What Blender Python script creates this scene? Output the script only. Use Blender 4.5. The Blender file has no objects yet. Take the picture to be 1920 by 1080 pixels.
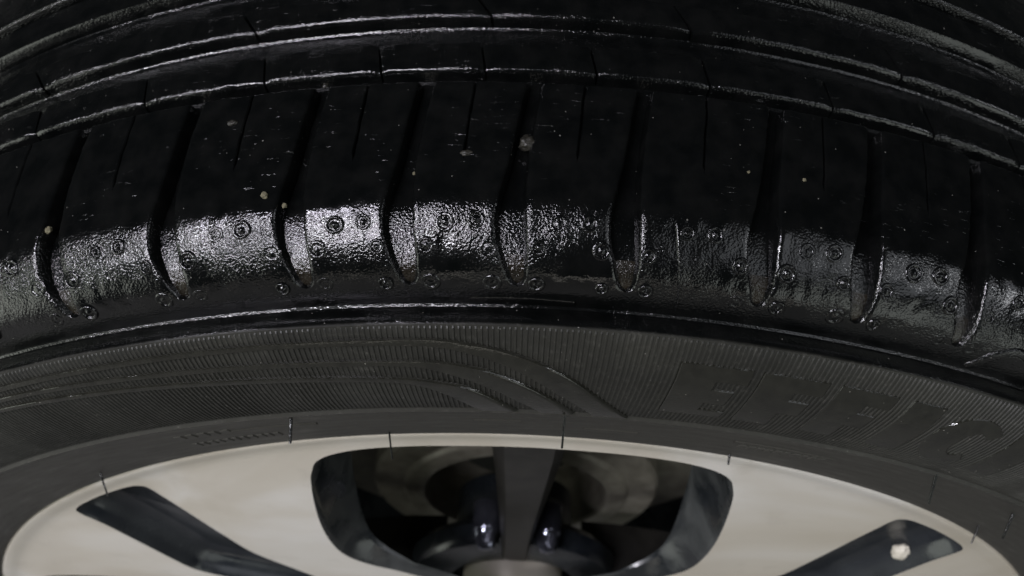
import bpy, bmesh, math, random
import numpy as np
from mathutils import Vector, Matrix, noise
from mathutils.geometry import delaunay_2d_cdt

random.seed(7)
scene = bpy.context.scene
RAD = math.radians
ZC = 0.3172            # height of the wheel axis above the ground (axis along Y, outboard = -Y)

# ---------------------------------------------------------------- camera
cam_d = bpy.data.cameras.new('camera')
cam = bpy.data.objects.new('camera', cam_d)
scene.collection.objects.link(cam)
scene.camera = cam
d = Vector((-0.012101523, 0.596822813, -0.802281797))
r = Vector((0.999249339, 0.036747181, 0.012263917))
u = Vector((-0.036800980, 0.801531143, 0.596819499))
cam.matrix_world = Matrix(((r.x, u.x, -d.x, 0.0),
                           (r.y, u.y, -d.y, -0.114511),
                           (r.z, u.z, -d.z, 0.441015 + ZC),
                           (0, 0, 0, 1)))
cam_d.sensor_width = 36.0
cam_d.lens = 1689.8 / 1920 * 36.0
cam_d.clip_start = 0.005
cam_d.clip_end = 100
cam_d.dof.use_dof = True
cam_d.dof.focus_distance = 0.192
cam_d.dof.aperture_fstop = 21.0

# ---------------------------------------------------------------- light
world = bpy.data.worlds.new('World')
scene.world = world
world.use_nodes = True
world.node_tree.nodes['Background'].inputs['Color'].default_value = (0.85, 0.95, 1.0, 1)
world.node_tree.nodes['Background'].inputs['Strength'].default_value = 0.012


def area(name, loc, size, power, color, rot=(0, 0, 0)):
    l = bpy.data.lights.new(name, 'AREA')
    l.shape = 'RECTANGLE'
    l.size, l.size_y = size
    l.energy = power
    l.color = color
    o = bpy.data.objects.new(name, l)
    o.location = loc
    o.rotation_euler = rot
    scene.collection.objects.link(o)
    return o


# overhead tubes and their softly lit ceiling, left and right of whoever holds the camera
HL = ZC + 1.5
area('tube_lamp_left', (-1.20, -0.86, HL), (1.95, 0.07), 40, (0.94, 0.92, 1.0))
area('tube_lamp_left_inner', (-0.72, -0.42, HL), (0.75, 0.05), 9, (0.90, 0.86, 1.0))
area('ceiling_panel_left', (-1.45, -0.95, HL + 0.02), (2.4, 1.25), 7, (0.95, 0.97, 1.0))
area('tube_lamp_right', (2.60, -0.80, HL), (1.3, 0.05), 6, (0.95, 0.96, 1.0))
area('ceiling_panel_right', (1.95, -0.95, HL + 0.02), (2.3, 1.25), 10, (0.90, 0.94, 1.0))
# soft light from the left and right, plus an added fill low in front
area('side_window_left', (-2.3, -1.0, 0.55), (1.6, 1.0), 11, (0.95, 1.0, 0.90), (RAD(90), 0, RAD(-66)))
area('side_window_right', (1.7, -1.9, 0.70), (1.4, 1.2), 7.5, (0.94, 1.0, 0.94), (RAD(90), 0, RAD(42)))
area('low_front_fill', (0.1, -2.6, 0.16), (2.4, 0.30), 2.5, (1.0, 0.95, 0.86), (RAD(90), 0, 0))  # added fill panel that evens the light on the rim face

scene.view_settings.view_transform = 'Standard'
scene.view_settings.look = 'None'
scene.view_settings.gamma = 1.0
scene.view_settings.exposure = 0.12
scene.render.engine = 'CYCLES'
scene.render.resolution_x, scene.render.resolution_y = 1024, 576


# ---------------------------------------------------------------- materials
class NT:
    def __init__(self, name):
        self.m = bpy.data.materials.new(name)
        self.m.use_nodes = True
        self.t = self.m.node_tree
        self.b = self.t.nodes['Principled BSDF']
        self.tc = self.t.nodes.new('ShaderNodeTexCoord')

    def n(self, kind, **kw):
        x = self.t.nodes.new(kind)
        for k, v in kw.items():
            setattr(x, k, v)
        return x

    def l(self, a, b):
        self.t.links.new(a, b)

    def noise(self, scale, detail=2.0, rough=0.5, vec=None, dist=0.0):
        x = self.n('ShaderNodeTexNoise')
        x.inputs['Scale'].default_value = scale
        x.inputs['Detail'].default_value = detail
        x.inputs['Roughness'].default_value = rough
        x.inputs['Distortion'].default_value = dist
        self.l(vec if vec is not None else self.tc.outputs['Object'], x.inputs['Vector'])
        return x.outputs['Fac']

    def map(self, src, scale):
        x = self.n('ShaderNodeMapping')
        x.inputs['Scale'].default_value = scale
        self.l(src, x.inputs['Vector'])
        return x.outputs['Vector']

    def ramp(self, fac, stops):
        x = self.n('ShaderNodeValToRGB')
        e = x.color_ramp.elements
        while len(e) < len(stops):
            e.new(0.5)
        for k, (p, c) in enumerate(stops):
            e[k].position = p
            e[k].color = c if len(c) == 4 else (*c, 1)
        self.l(fac, x.inputs['Fac'])
        return x.outputs['Color']

    def rng(self, fac, a, b, c, dd, smooth=False):
        x = self.n('ShaderNodeMapRange')
        if smooth:
            x.interpolation_type = 'SMOOTHSTEP'
        x.inputs['From Min'].default_value = a
        x.inputs['From Max'].default_value = b
        x.inputs['To Min'].default_value = c
        x.inputs['To Max'].default_value = dd
        self.l(fac, x.inputs['Value'])
        return x.outputs['Result']

    def math(self, op, a, b=None):
        x = self.n('ShaderNodeMath', operation=op)
        for k, v in ((0, a), (1, b)):
            if v is None:
                continue
            if isinstance(v, (int, float)):
                x.inputs[k].default_value = v
            else:
                self.l(v, x.inputs[k])
        return x.outputs[0]

    def mix(self, fac, a, b):
        x = self.n('ShaderNodeMix', data_type='RGBA')
        if isinstance(fac, (int, float)):
            x.inputs['Factor'].default_value = fac
        else:
            self.l(fac, x.inputs['Factor'])
        for nm, v in (('A', a), ('B', b)):
            s = [i for i in x.inputs if i.name == nm and i.type == 'RGBA'][0]
            if isinstance(v, tuple):
                s.default_value = (*v, 1)
            else:
                self.l(v, s)
        return [o for o in x.outputs if o.type == 'RGBA'][0]

    def bump(self, h, strength, distance, prev=None):
        x = self.n('ShaderNodeBump')
        x.inputs['Strength'].default_value = strength
        x.inputs['Distance'].default_value = distance
        self.l(h, x.inputs['Height'])
        if prev is not None:
            self.l(prev, x.inputs['Normal'])
        return x.outputs['Normal']

    def set(self, **kw):
        for k, v in kw.items():
            s = self.b.inputs[k.replace('_', ' ')]
            if isinstance(v, (int, float)):
                s.default_value = v
            elif isinstance(v, tuple):
                s.default_value = (*v, 1)
            else:
                self.l(v, s)
        return self.m

    def flecks(self, scale, size, keep):
        """sparse round grit specks: 1 inside a speck"""
        v = self.n('ShaderNodeTexVoronoi')
        v.inputs['Scale'].default_value = scale
        self.l(self.tc.outputs['Object'], v.inputs['Vector'])
        sep = self.n('ShaderNodeSeparateColor')
        self.l(v.outputs['Color'], sep.inputs[0])
        rad = self.math('MULTIPLY', sep.outputs[1], size)
        inside = self.math('LESS_THAN', v.outputs['Distance'], rad)
        pick = self.math('GREATER_THAN', sep.outputs[0], keep)
        return self.math('MULTIPLY', inside, pick)


def rubber_material():
    """One rubber for the whole tyre: dusty dry band near the rim, wet and glossy shoulder and tread.
    UV: U = arc length, V = distance along the profile from the rim (metres)."""
    t = NT('tyre_rubber')
    sep = t.n('ShaderNodeSeparateXYZ')
    t.l(t.tc.outputs['UV'], sep.inputs[0])
    v = sep.outputs['Y']
    wob = t.noise(60, 3)
    vw = t.math('ADD', v, t.math('MULTIPLY', t.math('SUBTRACT', wob, 0.5), 0.0006))
    wet = t.rng(vw, 0.0707, 0.0716, 0.0, 1.0, True)
    # base colours
    big = t.noise(45, 4)
    dry = t.ramp(big, [(0.3, (0.0106, 0.0107, 0.0082)), (0.7, (0.0195, 0.0195, 0.0150))])
    dry = t.mix(t.rng(v, 0.034, 0.040, 0.5, 0.0), dry, (0.041, 0.0385, 0.031))
    dust = t.noise(t_scale := 700, 4, 0.65)
    dry = t.mix(t.rng(dust, 0.55, 0.8, 0, 0.45), dry, (0.085, 0.082, 0.070))
    smear_v = t.map(t.tc.outputs['UV'], (60, 420, 1))
    smear = t.noise(1.0, 4, 0.6, smear_v)
    dry = t.mix(t.rng(smear, 0.62, 0.78, 0, 0.35), dry, (0.11, 0.107, 0.095))
    black = t.ramp(t.noise(180, 3), [(0.35, (0.0018, 0.0021, 0.0021)), (0.7, (0.0042, 0.0044, 0.0042))])
    col = t.mix(wet, dry, black)
    fl = t.math('MAXIMUM', t.math('MULTIPLY', t.flecks(330, 0.10, 0.94), t.rng(wob, 0.42, 0.6, 0.1, 0.9)), t.math('MULTIPLY', t.flecks(900, 0.17, 0.94), 0.6))
    fl = t.math('MAXIMUM', fl, t.math('MULTIPLY', t.flecks(560, 0.13, 0.86), t.rng(wet, 0, 1, 0.6, 0.0)))
    col = t.mix(t.math('MULTIPLY', fl, 0.8), col, (0.21, 0.205, 0.18))
    # gloss
    film = t.noise(260, 3, 0.6)
    wet_r = t.rng(film, 0.3, 0.7, 0.05, 0.16)
    dry_r = t.rng(smear, 0.3, 0.75, 0.62, 0.42)
    mr = t.n('ShaderNodeMix', data_type='FLOAT')
    t.l(wet, mr.inputs[0]); t.l(dry_r, mr.inputs[2]); t.l(wet_r, mr.inputs[3])
    rough = t.math('MAXIMUM', mr.outputs[0], t.math('MULTIPLY', fl, 0.7))
    # relief: grainy water film on the shoulder, circumferential scuffs on the tread (heights in metres)
    grain = t.math('MULTIPLY', t.noise(1900, 1.5, 0.55), 0.00021)
    patch = t.rng(big, 0.38, 0.6, 0.25, 1.15)
    shoulder = t.math('MAXIMUM', t.rng(v, 0.1000, 0.1045, 1.0, 0.14), t.rng(v, 0.1335, 0.1355, 0.0, 1.0))
    h = t.math('MULTIPLY', t.math('MULTIPLY', grain, patch), t.math('MULTIPLY', t.rng(wet, 0, 1, 0.12, 1.0), shoulder))
    scuff_v = t.map(t.tc.outputs['UV'], (230, 1700, 1))
    scuff = t.math('MULTIPLY', t.rng(t.noise(1.0, 2, 0.6, scuff_v), 0.66, 0.80, 0, 1), t.math('MULTIPLY', t.rng(v, 0.103, 0.108, 0, 0.00022), t.rng(wob, 0.5, 0.66, 0.0, 1.0)))
    n = t.bump(t.math('ADD', h, scuff), 1.0, 1.0)
    return t.set(Base_Color=col, Roughness=rough, Normal=n, Specular_IOR_Level=0.5)


def damp_rubber():
    t = NT('damp_rubber')
    col = t.ramp(t.noise(300, 4, 0.6), [(0.3, (0.0106, 0.0107, 0.0082)), (0.7, (0.0195, 0.0195, 0.0150))])
    col = t.mix(t.math('MULTIPLY', t.flecks(800, 0.18, 0.9), 0.7), col, (0.17, 0.165, 0.14))
    rg = t.rng(t.noise(420, 3), 0.35, 0.65, 0.05, 0.13)
    n = t.bump(t.math('MULTIPLY', t.noise(1300, 2), 0.00008), 1.0, 1.0)
    return t.set(Base_Color=col, Roughness=rg, Normal=n)


def simple(name, c0, c1, rough, scale=150, bump=0.0, bscale=1500, metallic=0.0, coat=0.0, r2=None):
    t = NT(name)
    col = t.ramp(t.noise(scale, 4, 0.6), [(0.3, c0), (0.7, c1)])
    kw = dict(Base_Color=col, Metallic=metallic, Coat_Weight=coat)
    kw['Roughness'] = rough if r2 is None else t.rng(t.noise(scale * 1.7, 3), 0.3, 0.7, rough, r2)
    if bump:
        kw['Normal'] = t.bump(t.noise(bscale, 3), bump, 0.0003)
    return t.set(**kw)


def rim_paint():
    t = NT('pale_silver_wheel_paint')
    a = t.ramp(t.noise(13, 4, 0.5, dist=0.9), [(0.34, (0.50, 0.455, 0.365)), (0.5, (0.585, 0.545, 0.46)), (0.64, (0.68, 0.655, 0.595))])  # broad warm and cool patches paint soft reflections into the colour
    stain = t.noise(70, 5, 0.6)
    a = t.mix(t.rng(stain, 0.58, 0.8, 0, 0.35), a, (0.36, 0.33, 0.27))
    a = t.mix(t.math('MULTIPLY', t.flecks(140, 0.12, 0.93), 0.6), a, (0.2, 0.18, 0.14))
    rg = t.rng(t.noise(25, 3), 0.35, 0.65, 0.28, 0.46)
    n = t.bump(t.noise(900, 2), 0.12, 0.0002)
    return t.set(Base_Color=a, Roughness=rg, Metallic=0.15, Normal=n, Coat_Weight=0.15)


def dusty_black():
    t = NT('dusty_black_wheel_paint')
    dust = t.noise(38, 5, 0.6, dist=0.3)
    col = t.mix(t.rng(dust, 0.42, 0.68, 0, 1), (0.012, 0.014, 0.015), (0.052, 0.056, 0.054))
    rg = t.rng(dust, 0.4, 0.65, 0.16, 0.55)
    return t.set(Base_Color=col, Roughness=rg, Normal=t.bump(t.noise(600, 3), 0.15, 0.0003))


M = {
    'rubber': rubber_material(),
    'paint': rim_paint(),
    'damp': damp_rubber(),
    'silt': simple('wet_silt_in_grooves', (0.004, 0.0036, 0.0028), (0.017, 0.0135, 0.0085), 0.06, 240, 1.0, 1300, r2=0.22),
    'pocket': simple('gloss_black_wheel_paint', (0.008, 0.010, 0.013), (0.024, 0.028, 0.031), 0.10, 45, 0.1, 500, r2=0.3),
    'dusty': dusty_black(),
    'grey': simple('dark_grey_wheel_paint', (0.009, 0.0086, 0.0072), (0.017, 0.016, 0.0135), 0.34, 120, 0.1),
    'iron': simple('rusty_brake_iron', (0.19, 0.175, 0.14), (0.37, 0.345, 0.285), 0.42, 90, 0.25, 700, metallic=0.2),
    'chrome': simple('blue_black_chrome', (0.12, 0.125, 0.16), (0.22, 0.23, 0.27), 0.10, 200, metallic=0.9),
    'crumb': simple('dried_clay', (0.075, 0.068, 0.04), (0.17, 0.155, 0.095), 0.9, 900, 0.6, 2500),
    'mud': simple('damp_mud', (0.007, 0.0066, 0.0046), (0.022, 0.020, 0.014), 0.5, 700, 0.6, 1800),
    'stone': simple('pale_pebble', (0.50, 0.47, 0.38), (0.66, 0.62, 0.52), 0.55, 500, 0.3, 1500),
    'ground': simple('wet_concrete', (0.10, 0.10, 0.095), (0.19, 0.185, 0.17), 0.35, 9, 0.3, 120, r2=0.75),
}

M['grey'].node_tree.nodes['Principled BSDF'].inputs['Specular IOR Level'].default_value = 0.22

# ---------------------------------------------------------------- helpers


def empty(name, loc=(0, 0, 0)):
    o = bpy.data.objects.new(name, None)
    o.location = loc
    o.empty_display_size = 0.05
    scene.collection.objects.link(o)
    return o


def tag(o, label=None, cat=None, group=None, kind=None):
    for k, v in (('label', label), ('category', cat), ('group', group), ('kind', kind)):
        if v:
            o[k] = v
    return o


def link(name, me, parent=None, loc=(0, 0, 0)):
    o = bpy.data.objects.new(name, me)
    scene.collection.objects.link(o)
    o.location = loc
    if parent is not None:
        o.parent = parent
    return o


def mesh(name, verts, faces, mat, uvs=None, angle=35, smooth=True):
    me = bpy.data.meshes.new(name)
    me.from_pydata([tuple(v) for v in verts], [], faces)
    bm = bmesh.new()
    bm.from_mesh(me)
    bmesh.ops.recalc_face_normals(bm, faces=bm.faces)
    bm.to_mesh(me)
    bm.free()
    if uvs is not None:
        lay = me.uv_layers.new(name='UVMap')
        idx = np.empty(len(me.loops), dtype=np.int32)
        me.loops.foreach_get('vertex_index', idx)
        lay.data.foreach_set('uv', np.asarray(uvs, dtype=np.float32)[idx].ravel())
    if smooth:
        me.polygons.foreach_set('use_smooth', [True] * len(me.polygons))
        me.set_sharp_from_angle(angle=RAD(angle))
    me.materials.append(mat)
    return me


def grid_faces(nr, nc, base=0, wrap=False):
    f = []
    for i in range(nr - 1):
        for j in range(nc if wrap else nc - 1):
            k = (j + 1) % nc
            f.append((base + i * nc + j, base + i * nc + k, base + (i + 1) * nc + k, base + (i + 1) * nc + j))
    return f


def polar(rr, phi, y):
    a = RAD(phi)
    return (rr * math.sin(a), y, rr * math.cos(a))


def revolve(rows, n, mat, name='revolve', angle=35, uvscale=0.3):
    """rows of (y, r, v) turned round the wheel axis"""
    V, U = [], []
    for (y, rr, v) in rows:
        for j in range(n + 1):
            ph = -180 + 360 * j / n
            V.append(polar(rr, ph, y))
            U.append((RAD(ph) * uvscale, v))
    F = grid_faces(len(rows), n + 1)
    me = mesh(name, V, F, mat, U, angle)
    bm = bmesh.new(); bm.from_mesh(me)
    bmesh.ops.remove_doubles(bm, verts=bm.verts, dist=1e-6)
    bm.to_mesh(me); bm.free()
    return me


# ---------------------------------------------------------------- tyre profile (y, r) from the rim flange to the tread
PROF = [(.004, .2180), (.0005, .2200), (-.0015, .2235), (-.0045, .2320), (-.0082, .2455), (-.0097, .2500), (-.0104, .2512),
        (-.0098, .2522), (-.0108, .2580), (-.0112, .2650), (-.0108, .2730), (-.0089, .2805), (-.0076, .2840), (-.0058, .2842),
        (-.0030, .2836), (-.0021, .2834), (-.0027, .2837), (-.0022, .2841), (-.0023, .2880), (-.0017, .2917), (-.0006, .2945),
        (.0020, .2977), (.0055, .3006), (.0090, .3029), (.0128, .3044), (.0180, .3057), (.0260, .3076), (.0345, .3090),
        (.0433, .3099)]
SP = [0.0]
for a_, b_ in zip(PROF, PROF[1:]):
    SP.append(SP[-1] + math.hypot(b_[0] - a_[0], b_[1] - a_[1]))
CHAINS = [(0, 5), (5, 6), (6, 7), (7, 12), (12, 14), (14, 15), (15, 16), (16, 17), (17, 28)]


def prof(s):
    s = max(SP[0], min(SP[-1], s))
    for (i0, i1) in CHAINS:
        if s <= SP[i1] + 1e-12:
            break
    i = i0
    while i < i1 - 1 and s > SP[i + 1]:
        i += 1
    h = SP[i + 1] - SP[i]
    t = (s - SP[i]) / h

    def tan(k):
        a = max(k - 1, i0); b = min(k + 1, i1)
        return [(PROF[b][q] - PROF[a][q]) / (SP[b] - SP[a]) for q in (0, 1)]
    m0, m1 = tan(i), tan(i + 1)
    out = []
    for q in (0, 1):
        p0, p1 = PROF[i][q], PROF[i + 1][q]
        out.append((2 * t**3 - 3 * t**2 + 1) * p0 + (t**3 - 2 * t**2 + t) * h * m0[q] + (-2 * t**3 + 3 * t**2) * p1 + (t**3 - t**2) * h * m1[q])
    return out


def pnorm(s, e=0.0007):
    a, b = prof(s - e), prof(s + e)
    ny, nr = -(b[1] - a[1]), (b[0] - a[0])
    L = math.hypot(ny, nr) or 1
    return ny / L, nr / L


def surf(phi, s, h=0.0):
    y, rr = prof(s)
    ny, nr = pnorm(s)
    return polar(rr + nr * h, phi, y + ny * h)


def interp(x, xs, ys):
    return float(np.interp(x, xs, ys))


# ---------------------------------------------------------------- ground
gm = mesh('ground', [(-4, -4, 0), (4, -4, 0), (4, 4, 0), (-4, 4, 0)], [(0, 1, 2, 3)], M['ground'])
tag(link('ground', gm), kind='structure')

# ---------------------------------------------------------------- the wheel
wheel = tag(empty('car_wheel', (0, 0, 0)), 'wet black car tyre on a pale silver alloy wheel with dark spoke pockets', 'wheel')

S_JOIN = 0.0822
S_TIP = 0.0840
S_END = 0.1330


def depth(s):
    return interp(s, [S_JOIN, 0.0845, 0.0870, 0.0920, 0.1000, 0.11, S_END], [0.0008, 0.0010, 0.0015, 0.0026, 0.0037, 0.0042, 0.0034])


rows = []
knots = [x for x in SP if x < S_JOIN - 0.0003]
fill = [k * 0.0011 for k in range(80)] + [0.070 + k * 0.0004 for k in range(26)]
for x in fill:
    if x < S_JOIN - 0.0003 and min(abs(x - q) for q in knots) > 0.0002:
        knots.append(x)
for s in sorted(knots):
    y, rr = prof(s)
    rows.append((y, rr, s))
y, rr = prof(S_JOIN); rows.append((y, rr, S_JOIN))
s = S_JOIN + 0.0004
while s < S_END:
    y, rr = prof(s); ny, nr = pnorm(s); dd = depth(s)
    rows.append((y - ny * dd, rr - nr * dd, s))
    s += 0.0012
far = [(.0405, .3066), (.0425, .3068), (.0520, .3069), (.0590, .30685), (.0600, .3070), (.0606, .3073), (.0609, .3077), (.0616, .3070), (.0690, .3095), (.0770, .3098), (.0779, .3101), (.0785, .3106),
       (.0788, .3134), (.0792, .3140), (.0798, .3142), (.0880, .3152), (.0886, .3149), (.0890, .3125), (.0900, .3125), (.0905, .3160),
       (.0909, .3165), (.0916, .3167), (.1000, .3170), (.1100, .3167), (.1103, .3110), (.1180, .3105), (.1183, .3140), (.1400, .3115),
       (.1405, .3050), (.1480, .3050), (.1485, .3105), (.1700, .3080), (.1850, .3045), (.1950, .2985), (.2005, .2900), (.2030, .2780),
       (.2035, .2600), (.2010, .2400), (.1960, .2200)]
v = S_END
for k, (y, rr) in enumerate(far):
    if k:
        v += math.hypot(y - far[k - 1][0], rr - far[k - 1][1])
    rows.append((y, rr, v))
tyre_me = revolve(rows, 900, M['rubber'], 'tyre', 30)
tyre_me.materials.append(M['silt'])
uvd = tyre_me.uv_layers[0].data
for p in tyre_me.polygons:
    vm = sum(uvd[k].uv[1] for k in p.loop_indices) / p.loop_total
    if S_JOIN + 0.0002 < vm < 0.0915:
        p.material_index = 1
tyre = link('tyre', tyre_me, wheel, (0, 0, ZC))
tag(tyre, 'wet black rubber tyre')

# ---- shoulder tread blocks between the lateral grooves
GL_S = [.0840, .0857, .0897, .0942, .0995, .1055, .113, .1235, .133]
GL_D = [-.22, -.28, -.53, -.78, -.86, -.66, -.36, -.06, .20]
GR_S = [.0840, .086, .090, .094, .099, .105, .1115, .1225, .1325]
GR_D = [.34, .36, .40, .35, .29, .28, .32, .55, .80]


def hermite(x, xs, ys):
    n = len(xs)
    x = max(xs[0], min(xs[-1], x))
    i = 0
    while i < n - 2 and x > xs[i + 1]:
        i += 1
    h = xs[i + 1] - xs[i]; t = (x - xs[i]) / h

    def tan(k):
        a = max(k - 1, 0); b = min(k + 1, n - 1)
        return (ys[b] - ys[a]) / (xs[b] - xs[a])
    return (2*t**3-3*t**2+1)*ys[i] + (t**3-2*t**2+t)*h*tan(i) + (-2*t**3+3*t**2)*ys[i+1] + (t**3-t**2)*h*tan(i+1)


def groove_edges(s):
    l, rgt = hermite(s, GL_S, GL_D), hermite(s, GR_S, GR_D)
    c = (l + rgt) / 2
    if s <= S_TIP:
        return c, c, 0.0
    x = min(1.0, (s - S_TIP) / 0.0022)
    f = math.sqrt(max(0.0, 1 - (1 - x) ** 2))
    return c + (l - c) * f, c + (rgt - c) * f, f


def nz(x, y, z, sc):
    return noise.noise(Vector((x * sc, y * sc, z)))


def block_mesh(phi0, pitch, seed):
    """block from the groove whose tip is at phi0 to the next groove at phi0+pitch"""
    ss = []
    s = S_JOIN
    while s < S_END - 0.0008:
        ss.append(s)
        s += 0.00045 if s < 0.0875 else 0.0011
    V, U = [], []
    rows_ = [(s, 0.0, 1.0) for s in ss] + [(S_END - 0.0006, 0.0, 1.0), (S_END - 0.0001, 0.00035, 0.6), (S_END + 0.0002, None, 0.3)]
    bev = 0.12          # degrees
    nc = None
    for (s, drop, bf) in rows_:
        l0, r0, f0 = groove_edges(s)
        se = min(s, S_END)
        jl = 0.035 * nz(seed, s * 900, 1.3, 1.0) * f0
        jr = 0.035 * nz(seed + 5, s * 900, 7.1, 1.0) * f0
        a = phi0 + r0 + jl
        b = phi0 + pitch + l0 + jr
        dp = depth(min(s, S_END)) + 0.0006
        base = 0.0 if drop is None else drop
        if drop is None:
            base = dp
        kc = phi0 + pitch / 2 + 0.30 * (s - 0.112) / 0.021 + 0.03 * nz(seed + 9, s * 500, 3.3, 1.0)
        kf = max(0.0, min(1.0, (s - 0.1125) / 0.0012))
        kw = 0.032 * kf
        kd = 0.0013 * kf
        bv = bev * f0
        cols = [(a - 0.12 * f0, -dp), (a, -0.0006 * f0 - base), (a + 0.045 * f0, -0.00022 * f0 - base), (a + bv, -base)]
        kl, kr = kc - kw - 0.05 * kf, kc + kw + 0.05 * kf
        kl -= 0.0005; kr += 0.0005
        N1 = 13
        for q in range(1, N1):
            cols.append((a + bv + (kl - a - bv) * q / N1, -base))
        cols += [(kl, -base), (kc - kw - 0.0002, -base - 0.0003 * kf), (kc - kw * 0.8 - 0.0001, -max(base, kd)),
                 (kc + kw * 0.8 + 0.0001, -max(base, kd)), (kc + kw + 0.0002, -base - 0.0003 * kf), (kr, -base)]
        for q in range(1, N1):
            cols.append((kr + (b - bv - kr) * q / N1, -base))
        cols += [(b - bv, -base), (b - 0.045 * f0, -0.00022 * f0 - base), (b, -0.0006 * f0 - base), (b + 0.12 * f0, -dp)]
        for (ph, h) in cols:
            hh = h + (0.00017 * nz(ph * 2.6, se * 380, seed * 0.1, 1.0) + 0.00006 * nz(ph * 9.0, se * 1300, 4.0, 1.0)) * f0
            V.append(surf(ph, se, hh))
            U.append((RAD(ph) * 0.3, s))
        nc = len(cols)
    F = grid_faces(len(rows_), nc)
    return mesh('tread_block', V, F, M['rubber'], U, 38)


TIPS = [-20.34, -14.72, -9.14, -4.73, -0.30, 4.18, 9.77, 14.24, 19.29]
tips = list(TIPS)
pat = [5.6, 4.45, 5.05, 4.45, 5.6, 4.45]
k = 0
while tips[-1] < 38:
    tips.append(tips[-1] + pat[k % 6]); k += 1
while tips[0] > -38:
    tips.insert(0, tips[0] - pat[k % 6]); k += 1
for i in range(len(tips) - 1):
    link('tread_block', block_mesh(tips[i], tips[i + 1] - tips[i], i * 3.7), tyre)
# the rest of the shoulder blocks, round the side of the tyre that faces away
rest = []
gap = 360 - (tips[-1] - tips[0])
n_rest = round(gap / 5.0)
vs, fs, us = [], [], []
proto = block_mesh(0, gap / n_rest, 99.0)
pv = np.array([vv.co[:] for vv in proto.vertices])
pf = [tuple(p.vertices) for p in proto.polygons]
puv = np.zeros((len(pv), 2))
for lp, uvd in zip(proto.loops, proto.uv_layers[0].data):
    puv[lp.vertex_index] = uvd.uv
for i in range(n_rest):
    a = RAD(tips[-1] + gap / n_rest * i)
    c_, s_ = math.cos(a), math.sin(a)
    q = pv.copy()
    q[:, 0] = pv[:, 0] * c_ + pv[:, 2] * s_
    q[:, 2] = -pv[:, 0] * s_ + pv[:, 2] * c_
    o = len(vs)
    vs += q.tolist(); fs += [tuple(o + x for x in f) for f in pf]; us += (puv + (a * 0.3, 0)).tolist()
tag(link('far_tread_blocks', mesh('far_tread_blocks', vs, fs, M['rubber'], us, 38), tyre), kind='stuff')


# ---- the narrow rib and the middle rib, cut into pieces by slits
def rib_piece(prows, pa, pb, lean, seed, v0):
    """prows: cross section (y, r); pa, pb: angles at the first row; lean: degrees per metre of y"""
    V, U = [], []
    NCOL = 14
    y0 = prows[0][0]
    v = v0
    floor = min(p[1] for p in prows)
    for k, (y, rr) in enumerate(prows):
        if k:
            v += math.hypot(y - prows[k - 1][0], rr - prows[k - 1][1])
        off = lean * (y - y0)
        jag = 0.00018 if 0 < k < len(prows) - 1 else 0
        V.append(polar(floor - 0.0004, pa + off, y)); U.append((RAD(pa) * 0.3, v))
        for j in range(NCOL + 1):
            ph = pa + (pb - pa) * j / NCOL + off
            e = 0.0005 if j in (0, NCOL) else 0
            q = nz(ph * 2.3, seed, k * 0.31, 1.0) * jag + nz(ph * 7.1, seed, k * 0.31, 1.0) * jag * 0.6
            V.append(polar(max(floor - 0.0004, rr - e) + q, ph, y + q * 0.8)); U.append((RAD(ph) * 0.3, v))
        V.append(polar(floor - 0.0004, pb + off, y)); U.append((RAD(pb) * 0.3, v))
    return mesh('rib_block', V, grid_faces(len(prows), NCOL + 3), M['rubber'], U, 40)


rib1 = [(.0427, .3066), (.0429, .3086), (.0431, .3094), (.0434, .30985), (.0438, .3101), (.0480, .3104), (.0515, .3106), (.0519, .3103), (.0524, .3066)]
cuts = [t - 2.3 for t in tips]
for t_, val in ((-20.34, -22.95), (-14.72, -16.98), (-9.14, -11.27), (-4.73, -6.19), (-0.30, -1.85), (4.18, 2.73), (14.24, 12.92), (19.29, 17.86)):
    cuts[[round(x, 2) for x in tips].index(t_)] = val
for i in range(len(cuts) - 1):
    link('rib_block', rib_piece(rib1, cuts[i] + 0.045, cuts[i + 1] - 0.045, -30, i * 1.9, 0.139), tyre)
tag(link('far_rib', rib_piece(rib1, cuts[-1] + 0.07, cuts[0] + 359.93, -30, 50, 0.139), tyre), kind='stuff')
rib2 = [(.0608, .3066), (.0609, .3084), (.0611, .3097), (.0613, .3104), (.0617, .3108), (.0622, .3110), (.0650, .3116), (.0680, .3121), (.0685, .3118), (.0690, .3088)]
cuts2 = [-44.6, -34.4, -23.84, -12.30, -1.70, 6.97, 17.03, 27.2, 37.0]
for i in range(len(cuts2) - 1):
    link('rib_block', rib_piece(rib2, cuts2[i] + 0.07, cuts2[i + 1] - 0.07, -115, 20 + i * 2.3, 0.170), tyre)


def long_rib(prows, pa, pb, v0):
    V, U = [], []
    n = 240
    v = v0
    for k, (y, rr) in enumerate(prows):
        if k:
            v += math.hypot(y - prows[k - 1][0], rr - prows[k - 1][1])
        for j in range(n + 1):
            ph = pa + (pb - pa) * j / n
            V.append(polar(rr, ph, y)); U.append((RAD(ph) * 0.3, v))
    return mesh('far_rib', V, grid_faces(len(prows), n + 1), M['rubber'], U, 40)


bpy.data.objects.remove(bpy.data.objects['far_rib'])
tag(link('far_rib', long_rib(rib1, cuts[-1] + 0.07, cuts[0] + 359.93, 0.139), tyre), kind='stuff')
tag(link('far_rib', long_rib(rib2, cuts2[-1] + 0.1, cuts2[0] + 359.9, 0.170), tyre), kind='stuff')

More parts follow.
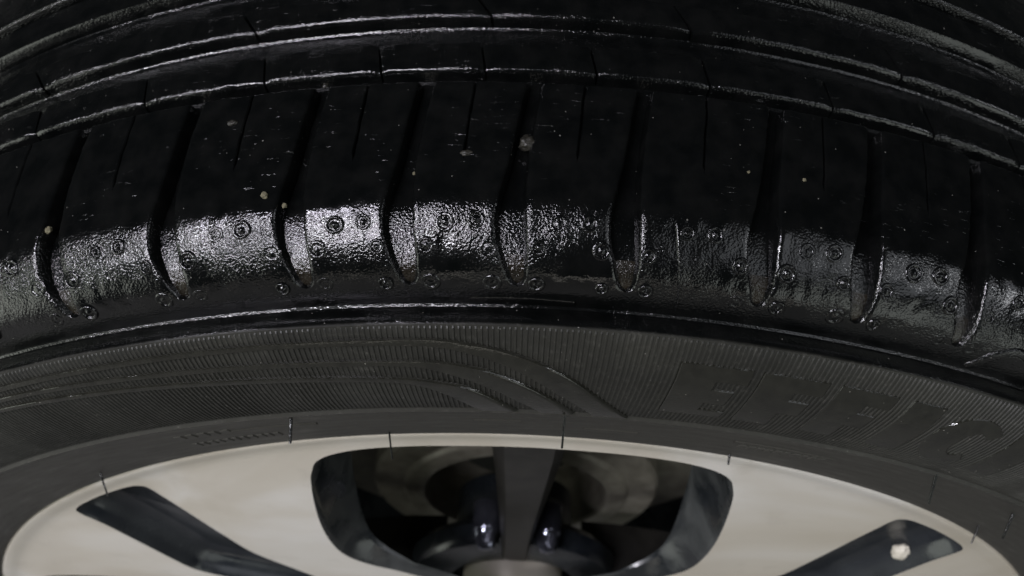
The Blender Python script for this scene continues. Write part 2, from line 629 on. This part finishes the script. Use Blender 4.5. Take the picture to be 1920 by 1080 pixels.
# ---- fine radial serrations of the sidewall band
V, F, U = [], [], []
SER_S = [0.0388, 0.0394] + [0.0394 + (0.0700 - 0.0394) * k / 12 for k in range(1, 12)] + [0.0700, 0.0706]
ph = -180.0
step = 360 / 1470
i = 0
while ph < 180 - 1e-6:
    w = 0.074 + 0.012 * nz(i * 0.37, 0.2, 0.5, 1.0)
    hh = 0.00030 * (0.85 + 0.5 * nz(i * 0.11, 3.2, 0.5, 1.0))
    base = len(V)
    for k, s in enumerate(SER_S):
        e = 0.0 if k in (0, len(SER_S) - 1) else 1.0
        for (dp, h) in ((-w, -0.0001), (-w * 0.45, hh * e), (w * 0.45, hh * e), (w, -0.0001)):
            V.append(surf(ph + dp, s, h if e else -0.0001)); U.append((RAD(ph + dp) * 0.3, s))
    F += grid_faces(len(SER_S), 4, base)
    ph += step
    i += 1
tag(link('serration', mesh('serration', V, F, M['rubber'], U, 30), tyre), 'fine radial serrations round the sidewall', kind='stuff')


# ---- raised sweeping bands
def strip(name, top, bot, h, n=70):
    """raised strip on the sidewall between two curves given in (angle, s)"""
    def resample(c):
        L = [0.0]
        for a, b in zip(c, c[1:]):
            L.append(L[-1] + math.hypot((b[0] - a[0]) * 0.0047, b[1] - a[1]))
        xs = [x / L[-1] for x in L]
        return [(hermite(k / n, xs, [p[0] for p in c]), hermite(k / n, xs, [p[1] for p in c])) for k in range(n + 1)]
    T, B = resample(top), resample(bot)
    V, U = [], []
    for k in range(n + 1):
        (pt, st), (pb, sb) = T[k], B[k]
        wid = max(math.hypot((pb - pt) * 0.0047, sb - st), 1e-4)
        qa = min(0.5, 0.00062 / wid)
        qb = min(0.2, 0.0002 / wid)
        for (g, hh) in ((-0.00025 / wid, -0.0002), (0.0, h * 0.30), (qa * 0.4, h * 0.70), (qa * 0.8, h * 0.95), (qa + 0.1, h), (0.75, h), (1 - qb, h), (1.0, h * 0.7), (1 + 0.0001 / wid, -0.0002)):
            p_, s_ = pt + (pb - pt) * g, st + (sb - st) * g
            jit = 0.00005 * nz(p_ * 9, s_ * 4000, 2.0, 1.0)
            V.append(surf(p_, s_, hh + jit)); U.append((RAD(p_) * 0.3, s_))
    return link(name, mesh(name, V, grid_faces(n + 1, 9), M['damp'] if name == 'raised_band' else M['rubber'], U, 50), tyre)


B1T = [(-44, .0679), (-35, .0679), (-26.25, .0678), (-19.08, .0676), (-13.06, .0677), (-7.91, .0676), (-5.6, .0675), (-3.71, .0673), (-2.42, .0663), (-.85, .0645), (.76, .0615), (2.3, .057), (4.31, .0471), (5.93, .0385)]
B1B = [(-44, 0.0664), (-35, 0.0664), (-26.25, 0.0663), (-19.08, 0.0661), (-13.06, 0.0662), (-7.95, 0.066), (-5.8, 0.0659), (-3.98, 0.0655), (-2.44, 0.0638), (-0.86, 0.0606), (0.38, 0.0568), (1.73, 0.0509), (3.2, 0.0438), (4.04, 0.0388)]
B2T = [(-44, .0660), (-35, .0655), (-26.86, .0648), (-19.19, .0633), (-15.08, .0626), (-8.2, .0617), (-4.66, .0612), (-3.29, .0605), (-1.67, .0585), (-.03, .054), (1.81, .0463), (3.0, .0388)]
B2B = [(-44, 0.0646), (-35, 0.0641), (-26.86, 0.0634), (-19.19, 0.0619), (-15.08, 0.0612), (-8.24, 0.0602), (-4.95, 0.0596), (-3.76, 0.058), (-1.72, 0.0526), (0, 0.0455), (0.7, 0.042), (1.17, 0.0388)]
B3T = [(-44, .0640), (-35, .0632), (-27.53, .0619), (-19.87, .0598), (-14.02, .0578), (-8.52, .0561), (-5.52, .0552), (-3.87, .0535), (-2.44, .051), (-1.16, .0456), (-.06, .0388)]
B3B = [(-44, 0.0627), (-35, 0.0619), (-27.53, 0.0606), (-19.87, 0.0585), (-14.02, 0.0564), (-8.57, 0.0547), (-5.57, 0.0535), (-4.35, 0.051), (-3.15, 0.0461), (-2.6, 0.0428), (-1.98, 0.0388)]
for t_, b_ in ((B1T, B1B), (B2T, B2B), (B3T, B3B)):
    strip('raised_band', t_, b_, 0.0009, 110)


# ---- raised letters  E F F I C I
def plate(name, outline, h, holes=(), grid=0.0011, parent=None, mat=None):
    """flat-topped raised plate on the sidewall; outline in (angle, s)"""
    K = 0.00465

    def dens(poly):
        out = []
        for a, b in zip(poly, poly[1:] + poly[:1]):
            L = math.hypot((b[0] - a[0]) * K, b[1] - a[1])
            m = max(1, int(L / 0.0009))
            out += [(a[0] + (b[0] - a[0]) * q / m, a[1] + (b[1] - a[1]) * q / m) for q in range(m)]
        return out
    loop = dens(outline)
    pts = [Vector((p[0] * K, p[1])) for p in loop]
    n = len(pts)
    edges = [(k, (k + 1) % n) for k in range(n)]
    xs = [p.x for p in pts]; ys = [p.y for p in pts]
    x = min(xs)
    extra = []
    while x < max(xs):
        yy = min(ys)
        while yy < max(ys):
            q = Vector((x, yy))
            inside = False
            for a, b in zip(pts, pts[1:] + pts[:1]):
                if (a.y > q.y) != (b.y > q.y) and q.x < (b.x - a.x) * (q.y - a.y) / (b.y - a.y) + a.x:
                    inside = not inside
            if inside and min((q - p).length for p in pts) > 0.0005:
                extra.append(q)
            yy += grid
        x += grid
    vv, ee, ff, *_ = delaunay_2d_cdt(pts + extra, edges, [list(range(n))], 1, 1e-7)
    V, U, F = [], [], []
    for p in vv:
        V.append(surf(p.x / K, p.y, h)); U.append((p.x / K * 0.005236, p.y))
    F += [tuple(f) for f in ff]
    # walls down into the sidewall, slightly flared
    cx = sum(p.x for p in pts) / n; cy = sum(p.y for p in pts) / n
    nb = len(V)
    area2 = sum(a.x * b.y - b.x * a.y for a, b in zip(pts, pts[1:] + pts[:1]))
    sg = 1 if area2 > 0 else -1
    # match boundary verts by position
    look = {}
    for k, p in enumerate(vv):
        look[(round(p.x, 6), round(p.y, 6))] = k
    ring = [look.get((round(p.x, 6), round(p.y, 6))) for p in pts]
    for k, p in enumerate(pts):
        t = (pts[(k + 1) % n] - pts[k - 1]).normalized()
        o = Vector((t.y, -t.x)) * sg * 0.00045
        q = p + o
        V.append(surf(q.x / K, q.y, -0.0002)); U.append((q.x / K * 0.005236, q.y))
    for k in range(n):
        k2 = (k + 1) % n
        if ring[k] is not None and ring[k2] is not None:
            F.append((ring[k], ring[k2], nb + k2, nb + k))
    return link(name, mesh(name, V, F, mat or M['rubber'], U, 30), parent or tyre)


LB, LT = 0.0450, 0.0642


def glyph_E(a, w):
    st = a + 0.55 * w
    return [(a, LB), (a + 0.93 * w, LB), (a + 0.95 * w, .0477), (st - .05, .0477), (st, .0512), (a + 0.86 * w, .0512), (a + 0.88 * w, .0565), (st, .0565), (st, .0598), (a + w, .0598), (a + w, LT), (a, LT)]


def glyph_F(a, w):
    st = a + 0.57 * w
    return [(a, LB), (st, LB), (st, .0512), (a + 0.9 * w, .0512), (a + 0.9 * w, .0564), (st, .0564), (st, .0598), (a + w, .0598), (a + w, LT), (a, LT)]


def glyph_I(a, w):
    return [(a, LB), (a + w, LB), (a + w, LT), (a, LT)]


def glyph_C(a, w):
    cx, cy = a + w / 2, (LB + LT) / 2
    ry = (LT - LB) / 2
    o = []
    for k in range(33):
        t = RAD(42 + 276 * k / 32)
        o.append((cx + w / 2 * math.cos(t), cy + ry * math.sin(t)))
    for k in range(25):
        t = RAD(318 - 276 * k / 24)
        o.append((cx + 0.10 * w + (w / 2 - 1.25) * math.cos(t), cy + (ry - 0.0042) * math.sin(t)))
    return o


for g_ in (glyph_E(7.25, 3.35), glyph_F(11.15, 3.2), glyph_F(14.98, 3.0), glyph_I(18.85, 1.85), glyph_C(21.35, 3.9), glyph_I(25.75, 1.85)):
    plate('raised_letter', g_, 0.00036, mat=M['damp'])

# small worn print near the rim: rows of short raised bars, too worn to read
for (a0, a1, s0, s1, n) in ((-21.8, -17.6, .0262, .0262, 5), (-22.0, -15.2, .0178, .0186, 11), (13.9, 19.9, .0215, .0228, 10)):
    for k in range(n):
        a = a0 + (a1 - a0) * k / n
        sc = s0 + (s1 - s0) * k / n
        w = (a1 - a0) / n * random.uniform(0.5, 0.72)
        plate('print_mark', [(a, sc), (a + w, sc), (a + w, sc + .0028), (a, sc + .0028)], 0.00028)
for (a0, a1, s0) in ((-18.2, -12.2, .0268), (-2.6, 0.2, .0265), (4.0, 7.4, .0225), (13.2, 20.2, .0265)):
    strip('worn_line', [(a0, s0 + .0007), ((a0 + a1) / 2, s0 + .0009), (a1, s0 + .0007)], [(a0, s0 - .0003), ((a0 + a1) / 2, s0 - .0001), (a1, s0 - .0003)], 0.0003, 24)


# ---- moulded rings by the groove tips
def ring_mesh():
    V = []
    sec = [(0.00205, -0.0002), (0.0019, 0.00030), (0.0016, 0.00046), (0.00128, 0.0003), (0.0011, -0.00002), (0.0008, 0.0000), (0.00055, 0.00028), (0.0002, 0.00042)]
    n = 22
    for (rr, h) in sec:
        for j in range(n):
            t = 2 * math.pi * j / n
            V.append((rr * math.cos(t), rr * math.sin(t), h))
    V.append((0, 0, 0.00044))
    F = grid_faces(len(sec), n, 0, True)
    o = (len(sec) - 1) * n
    F += [(o + j, o + (j + 1) % n, len(V) - 1) for j in range(n)]
    return V, F


def place(o, phi, s, h=0.0, spin=0.0, scale=(1, 1, 1), lift=0.0):
    p = Vector(surf(phi, s, h))
    ny, nr = pnorm(s)
    n = Vector(polar(nr, phi, ny)).normalized()
    t = Vector((math.cos(RAD(phi)), 0, -math.sin(RAD(phi))))
    b = n.cross(t)
    Rm = Matrix((t, b, n)).transposed().to_4x4()
    o.matrix_basis = Matrix.Translation(p + Vector((0, 0, lift))) @ Rm @ Matrix.Rotation(spin, 4, 'Z') @ Matrix.Diagonal((*scale, 1))


RV, RF = ring_mesh()
ring_me = mesh('moulded_ring', RV, RF, M['rubber'], [(0.1, 0.09)] * len(RV), 60)
for i, t in enumerate(tips):
    if t < -26 or t > 25:
        continue
    spots = [(-0.92, .0846), (0.88, .0846), (-1.14, .0928), (0.80, .0928)]
    if i < len(tips) - 1:
        md = (t + tips[i + 1]) / 2 + 0.0
        spots += [(md - t - 0.62, .0980), (md - t + 0.52, .0984)]
    for (da, s) in spots:
        o = link('moulded_ring', ring_me, tyre)
        q = random.uniform(0.78, 1.1)
        place(o, t + da + random.uniform(-.06, .06), s + random.uniform(-.0003, .0003), 0, random.uniform(0, 6), (q, q * random.uniform(.9, 1.05), random.choice((0.35, 0.6, 0.8, 1.0, 1.15))))

# mould seam and the arched mark at the right
strip('mould_seam', [(5.86, .1000), (6.1, .0930), (6.35, .0860), (6.55, .0790)], [(5.94, .1000), (6.18, .0930), (6.43, .0860), (6.63, .0790)], 0.0003, 30)
strip('arched_mark', [(20.6, .0795), (21.2, .0850), (22.2, .0880), (23.4, .0868), (24.4, .0836)], [(21.1, .0793), (21.6, .0838), (22.3, .0862), (23.2, .0850), (24.0, .0823)], 0.0006, 40)
strip('wear_mark', [(-2.2, .0806), (0, .0808), (2.2, .0802)], [(-2.2, .0788), (0, .0789), (2.2, .0787)], 0.0003, 30)


# ---- rubber whiskers
def tube(pts, rad, n=8):
    V, F = [], []
    for k, p in enumerate(pts):
        a = Vector(pts[max(0, k - 1)]); b = Vector(pts[min(len(pts) - 1, k + 1)])
        t = (b - a).normalized()
        x = t.cross(Vector((0.3, 0.2, 0.93))).normalized()
        y = t.cross(x)
        rr = rad[k] if isinstance(rad, (list, tuple)) else rad
        for j in range(n):
            an = 2 * math.pi * j / n
            V.append(tuple(Vector(p) + x * rr * math.cos(an) + y * rr * math.sin(an)))
    F = grid_faces(len(pts), n, 0, True)
    o = (len(pts) - 1) * n
    F.append(tuple(range(n))); F.append(tuple(o + j for j in range(n)))
    return V, F


def whisker(phi, s, L, out, down, side=0.0, rad=0.00032):
    """springs from the sidewall; out: outboard, down: towards the axle"""
    p0 = Vector(surf(phi, s, -0.0004))
    dirv = Vector((side - down * math.sin(RAD(phi)), -out, -down * math.cos(RAD(phi)))).normalized()
    pts = []
    for k in range(6):
        f = k / 5
        pts.append(p0 + dirv * L * f + Vector((0, 0, -0.0006 * f * f)))
    V, F = tube(pts, [rad * (1 - 0.25 * k / 5) for k in range(6)])
    return link('rubber_whisker', mesh('rubber_whisker', V, F, M['rubber'], [(0.1, 0.09)] * len(V), 60), tyre)


whisker(-13.10, .0339, .0062, 1.0, 0.55, -0.10, .0005)
whisker(2.54, .0370, .0085, 0.8, 1.0, 0.0, .00036)
whisker(25.61, .0375, .0080, 0.8, 0.9, 0.25, .00045)
whisker(35.4, .0300, .0080, 0.8, 0.9, 0.2, .00045)
whisker(-8.70, .0120, .0075, 1.0, 0.9, 0.05, .00030)
whisker(-32.6, .0137, .0075, 1.0, 0.7, 0.10, .00034)
whisker(14.9, .0100, .0028, 1.0, 0.5, 0.0, .0004)
whisker(38.4, .0130, .0060, 1.0, 0.6, -0.1, .00032)

# ---------------------------------------------------------------- alloy rim
WIN = [(.2090, 0), (.2090, 7), (.2089, 11.2), (.2082, 13.8), (.2064, 16.0), (.2030, 17.7), (.1975, 18.9), (.1900, 20.2), (.1727, 22.9),
       (.1550, 25.8), (.1380, 28.3), (.1270, 28.9), (.1170, 27.6), (.1070, 24.5), (.0950, 20.5), (.0820, 16.5), (.0690, 12), (.0610, 6.5), (.0590, 0)]
POC = [(.2085, 45.9), (.2112, 45.0), (.2117, 43.0), (.2115, 39.8), (.2106, 36.6), (.2088, 35.4), (.2060, 35.2), (.2000, 35.6), (.1874, 36.6), (.1663, 38.7), (.1479, 40.6), (.1256, 41.4), (.1080, 42.5),
       (.1000, 46.0), (.1060, 50.0), (.1200, 52.0), (.1400, 53.2), (.1500, 53.4), (.1584, 52.8), (.1779, 49.5), (.1970, 46.9)]


def smooth_loop(pts, sub=5):
    n = len(pts); out = []
    for k in range(n):
        p0, p1, p2, p3 = (Vector(pts[(k + q) % n]) for q in (-1, 0, 1, 2))
        for j in range(sub):
            t = j / sub
            out.append(0.5 * ((2 * p1) + (-p0 + p2) * t + (2 * p0 - 5 * p1 + 4 * p2 - p3) * t * t + (-p0 + 3 * p1 - 3 * p2 + p3) * t ** 3))
    return out


def xy(rr, ph):
    return (rr * math.sin(RAD(ph)), rr * math.cos(RAD(ph)))


def win_loop(c):
    half = WIN + [(a, -b) for a, b in WIN[-2:0:-1]]
    return smooth_loop([xy(a, b + c) for a, b in half])


def poc_loop(c, sg):
    return smooth_loop([xy(a, c + sg * (b - 42.5)) for a, b in POC])


windows = [win_loop(c) for c in (0, 85.5, -85.5, 180)]
pockets = [poc_loop(42.5, 1), poc_loop(-42.5, -1), poc_loop(132.2, 1), poc_loop(-132.2, -1)]


def face_y(rr):
    return interp(rr, [0, .045, .065, .10, .15, .2125], [.0065, .0065, .0055, .0035, .0022, .0020])


R_OUT = 0.2125
HUB_R = 0.048
pts, edges = [], []


def add_loop(L):
    b = len(pts)
    pts.extend(Vector((p[0], p[1])) for p in L)
    n = len(L)
    edges.extend((b + k, b + (k + 1) % n) for k in range(n))


outer = [xy(R_OUT, 360 * k / 360) for k in range(360)]
hub = [xy(HUB_R, 360 * k / 72) for k in range(72)]
for L in [outer, hub] + windows + pockets:
    add_loop(L)


def inside(q, L):
    c = False
    for a, b in zip(L, L[1:] + L[:1]):
        if (a[1] > q[1]) != (b[1] > q[1]) and q[0] < (b[0] - a[0]) * (q[1] - a[1]) / (b[1] - a[1]) + a[0]:
            c = not c
    return c


holes = [hub] + windows + pockets
allb = np.array([p[:] for p in pts])
for ri in range(9, 43):
    rr = ri * 0.005
    m = max(24, int(2 * math.pi * rr / 0.005))
    for k in range(m):
        q = xy(rr, 360 * k / m)
        if np.min(np.hypot(allb[:, 0] - q[0], allb[:, 1] - q[1])) < 0.002 or rr > R_OUT:
            continue
        if any(inside(q, L) for L in holes):
            continue
        pts.append(Vector(q))
vv, ee, ff, *_ = delaunay_2d_cdt(pts, edges, [], 0, 1e-7)
V = [(p.x, face_y(math.hypot(p.x, p.y)), p.y) for p in vv]
F = []
for f in ff:
    cx = sum(vv[i].x for i in f) / 3; cz = sum(vv[i].y for i in f) / 3
    if math.hypot(cx, cz) > R_OUT or any(inside((cx, cz), L) for L in holes):
        continue
    F.append(tuple(f))
# the lip: rolls outboard, then back round the flange
nl = 360
lip = [(.0020, R_OUT), (.0017, .2140), (.0013, .2157), (.0009, .2174), (.0009, .2186), (.0014, .2193), (.0026, .2197), (.0040, .2198), (.0060, .2180)]
b = len(V)
for (y, rr) in lip:
    for k in range(nl):
        V.append(polar(rr, k, y))
F += grid_faces(len(lip), nl, b, True)
me = mesh('rim', V, F, M['paint'], None, 40)
bm = bmesh.new(); bm.from_mesh(me)
bmesh.ops.remove_doubles(bm, verts=bm.verts, dist=2e-5)
bmesh.ops.recalc_face_normals(bm, faces=bm.faces)
bm.to_mesh(me); bm.free()
rim = tag(link('rim', me, wheel, (0, 0, ZC)), 'pale silver alloy rim with broad spokes')
rim.rotation_euler.y = RAD(0.6)


def wall(name, L, steps, mat, cap=False, angle=40):
    """inner wall of an opening: steps of (shrink, depth) behind the face"""
    n = len(L)
    c = Vector((sum(p[0] for p in L) / n, sum(p[1] for p in L) / n))
    V, F = [], []
    for (shr, dy) in steps:
        for k in range(n):
            p = Vector(L[k]); a = Vector(L[k - 1]); b2 = Vector(L[(k + 1) % n])
            t = (b2 - a).normalized(); nn = Vector((t.y, -t.x))
            if (c - p).dot(nn) < 0:
                nn = -nn
            q = p + nn * shr
            k2 = interp(p.length, [.06, .105, .125, .15, .19], [.02, .05, .25, .6, 1.0]) if name == 'window_wall' else 1.0
            V.append((q.x, face_y(p.length) + dy * k2, q.y))
    F = grid_faces(len(steps), n, 0, True)
    if cap:
        o = (len(steps) - 1) * n
        V.append((c.x, sum(V[o + k][1] for k in range(n)) / n, c.y))
        F += [(o + k, o + (k + 1) % n, len(V) - 1) for k in range(n)]
    return link(name, mesh(name, V, F, mat, None, angle), rim)


for L in windows:
    wall('window_wall', L, [(-.0003, .0), (.0004, .0010), (.0012, .004), (.0030, .014), (.0065, .026), (.0070, .036)], M['dusty'])
for L in pockets:
    wall('slot_pocket', L, [(-.0003, .0), (.0004, .0010), (.0012, .003), (.0030, .0065), (.0062, .0086), (.0100, .0092)], M['pocket'], True, 60)

# barrel, hub, inner spokes, lug nuts and cap
rows = [(.006, .2085), (.012, .2060), (.022, .2035), (.040, .1980), (.070, .1960), (.120, .1990), (.170, .2010), (.190, .2090), (.196, .2190)]
link('rim_barrel', revolve([(y, rr, 0) for y, rr in rows], 180, M['dusty'], 'rim_barrel'), rim)
rows = [(.0062, .0482), (.0075, .0474), (.0120, .0466)]
link('hub_well', revolve([(y, rr, 0) for y, rr in rows], 90, M['pocket'], 'hub_well'), rim)
rows = [(.0345, .0300), (.0345, .0440), (.0350, .0480), (.0380, .0500), (.0440, .0505), (.0480, .0470), (.0500, .0300), (.0785, .0290)]
link('hub', revolve([(y, rr, 0) for y, rr in rows], 120, M['pocket'], 'hub'), rim)
rows = [(.0262, .0005), (.0262, .0140), (.0266, .0200), (.0280, .0228), (.0310, .0240), (.0400, .0242)]
link('centre_cap', revolve([(y, rr, 0) for y, rr in rows], 72, M['paint'], 'centre_cap'), rim)


def inner_spoke(c):
    V, F = [], []
    stat = [(.2010, .0100, .0125, .0080), (.1800, .0112, .0118, .0075), (.1500, .0150, .0104, .0066), (.1150, .0205, .0090, .0058), (.0800, .0265, .0078, .0051), (.0520, .0310, .0070, .0048), (.0340, .0325, .0068, .0047)]
    for (rr, y, hw, hf) in stat:
        for (x, dy) in ((-hw, .030), (-hw, .006), (-hw * .93, .003), (-hf - .0006, .0004), (-hf, 0), (hf, 0), (hf + .0006, .0004), (hw * .93, .003), (hw, .006), (hw, .030)):
            a = RAD(c)
            V.append((x * math.cos(a) + rr * math.sin(a), y + dy, -x * math.sin(a) + rr * math.cos(a)))
    return link('inner_spoke', mesh('inner_spoke', V, grid_faces(len(stat), 10), M['grey'], None, 30), rim)


for c in (0.6, 84.5, -84.5, 180):
    inner_spoke(c)


def nut(phi, rr, y):
    V = []
    sec = [(.0062, .014), (.0062, .002), (.0057, .0008), (.0050, .0000), (.0042, -.0045), (.0035, -.0062), (.0019, -.0070)]
    n = 24
    for k, (q, dy) in enumerate(sec):
        for j in range(n):
            t = 2 * math.pi * j / n
            hx = 1.0
            if k in (3, 4):
                m = ((t + 0.26) % (math.pi / 3)) - math.pi / 6
                hx = 0.93 / math.cos(m)
            V.append((q * hx * math.cos(t), dy, q * hx * math.sin(t)))
    V.append((0, -.0071, 0))
    F = grid_faces(len(sec), n, 0, True)
    o = (len(sec) - 1) * n
    F += [(o + j, o + (j + 1) % n, len(V) - 1) for j in range(n)]
    me = mesh('lug_nut', V, F, M['chrome'], None, 30)
    o = link('lug_nut', me, rim)
    o.location = polar(rr, phi, y)
    return o


nut(-12.6, .0590, .0350)
nut(14.0, .0590, .0350)

# ---------------------------------------------------------------- brake behind the wheel
brake = tag(empty('brake_disc', (0, .08, 0)), 'brown rusty brake disc behind the dark wheel opening', 'brake disc')
rows = [(.1050, .0300), (.1050, .0450), (.0800, .0462), (.0785, .0475), (.0785, .0560), (.0795, .0575), (.0812, .0585), (.0812, .0690), (.0818, .0722), (.0840, .0740), (.1200, .0745)]
link('disc_hat', revolve([(y - .08, rr, 0) for y, rr in rows], 120, M['iron'], 'disc_hat'), brake, (0, 0, ZC))
rows = [(.1200, .0745), (.1200, .1340), (.1206, .1350), (.1450, .1350), (.1456, .1340)]
link('friction_ring', revolve([(y - .08, rr, 0) for y, rr in rows], 120, M['iron'], 'friction_ring'), brake, (0, 0, ZC))


# ---------------------------------------------------------------- grit and stones stuck to the wheel
def lump(name, size, seed, mat, squash=(1, 1, 1), sub=3, rough=1.0):
    bm = bmesh.new()
    bmesh.ops.create_icosphere(bm, subdivisions=sub, radius=size)
    for v in bm.verts:
        n = v.co.normalized()
        k = 1 + rough * (0.45 * noise.noise(n * 1.4 + Vector((seed, 0, 0))) + 0.28 * noise.noise(n * 3.7 + Vector((seed, 5, 0))))
        v.co = Vector((n.x * squash[0], n.y * squash[1], n.z * squash[2])) * size * k
    me = bpy.data.meshes.new(name)
    bm.to_mesh(me); bm.free()
    me.polygons.foreach_set('use_smooth', [True] * len(me.polygons))
    me.materials.append(mat)
    return me


def grit(name, phi, s, h, size, seed, label, mat='crumb', squash=(1, 1, .7), cat='dirt crumb'):
    o = link(name, lump(name, size * 0.72, seed, M[mat], squash))
    place(o, phi, s, h, seed, lift=ZC)
    tag(o, label, cat, 'dirt stuck to the tyre')
    return o


grit('dirt_crumb', -10.44, .1051, .0003, .0010, 1.0, 'pale tan dirt crumb on the tread block left of the third groove')
grit('dirt_crumb', -9.62, .1027, -.0004, .0008, 2.4, 'pale tan dirt crumb inside the third tread groove from the left')
grit('dirt_crumb', -20.75, .1060, -.0008, .0012, 3.1, 'tan dirt crumb inside the leftmost tread groove')
grit('mud_clump', -0.02, .1167, -.0008, .0023, 4.7, 'square brown mud clump wedged in the middle tread groove', 'mud', (1.0, 1.1, .7), 'mud')
grit('dirt_crumb', 11.14, .1141, .0003, .00055, 5.2, 'tiny yellow dirt crumb on the tread block right of the seventh groove')
grit('mud_clump', -12.3, .1250, .0001, .0011, 6.3, 'grey mud smear at a thin slit left of the third groove', 'mud', (1.5, .9, .5), 'mud')
grit('mud_clump', -2.42, .1134, .0000, .0011, 7.9, 'brown mud lump at the end of the slit left of the middle groove', 'mud', (.8, 1.5, .6), 'mud')
grit('dirt_crumb', -8.55, .1338, -.0008, .0010, 8.8, 'tan dirt crumb at the top end of the third groove', 'mud')
grit('dirt_crumb', -4.45, .1093, -.0012, .0006, 9.4, 'small tan dirt crumb inside the fourth groove')
grit('dirt_crumb', 8.80, .1138, .0002, .00045, 10.2, 'tiny pale dirt crumb just left of the seventh groove')

peb = link('pebble', lump('pebble', .0036, 3.3, M['stone'], (.85, .7, 1.15), 4, 0.45))
peb.location = (.1390, .0078, .1268 + ZC)
tag(peb, 'small pale pebble lying in the right spoke pocket', 'pebble')
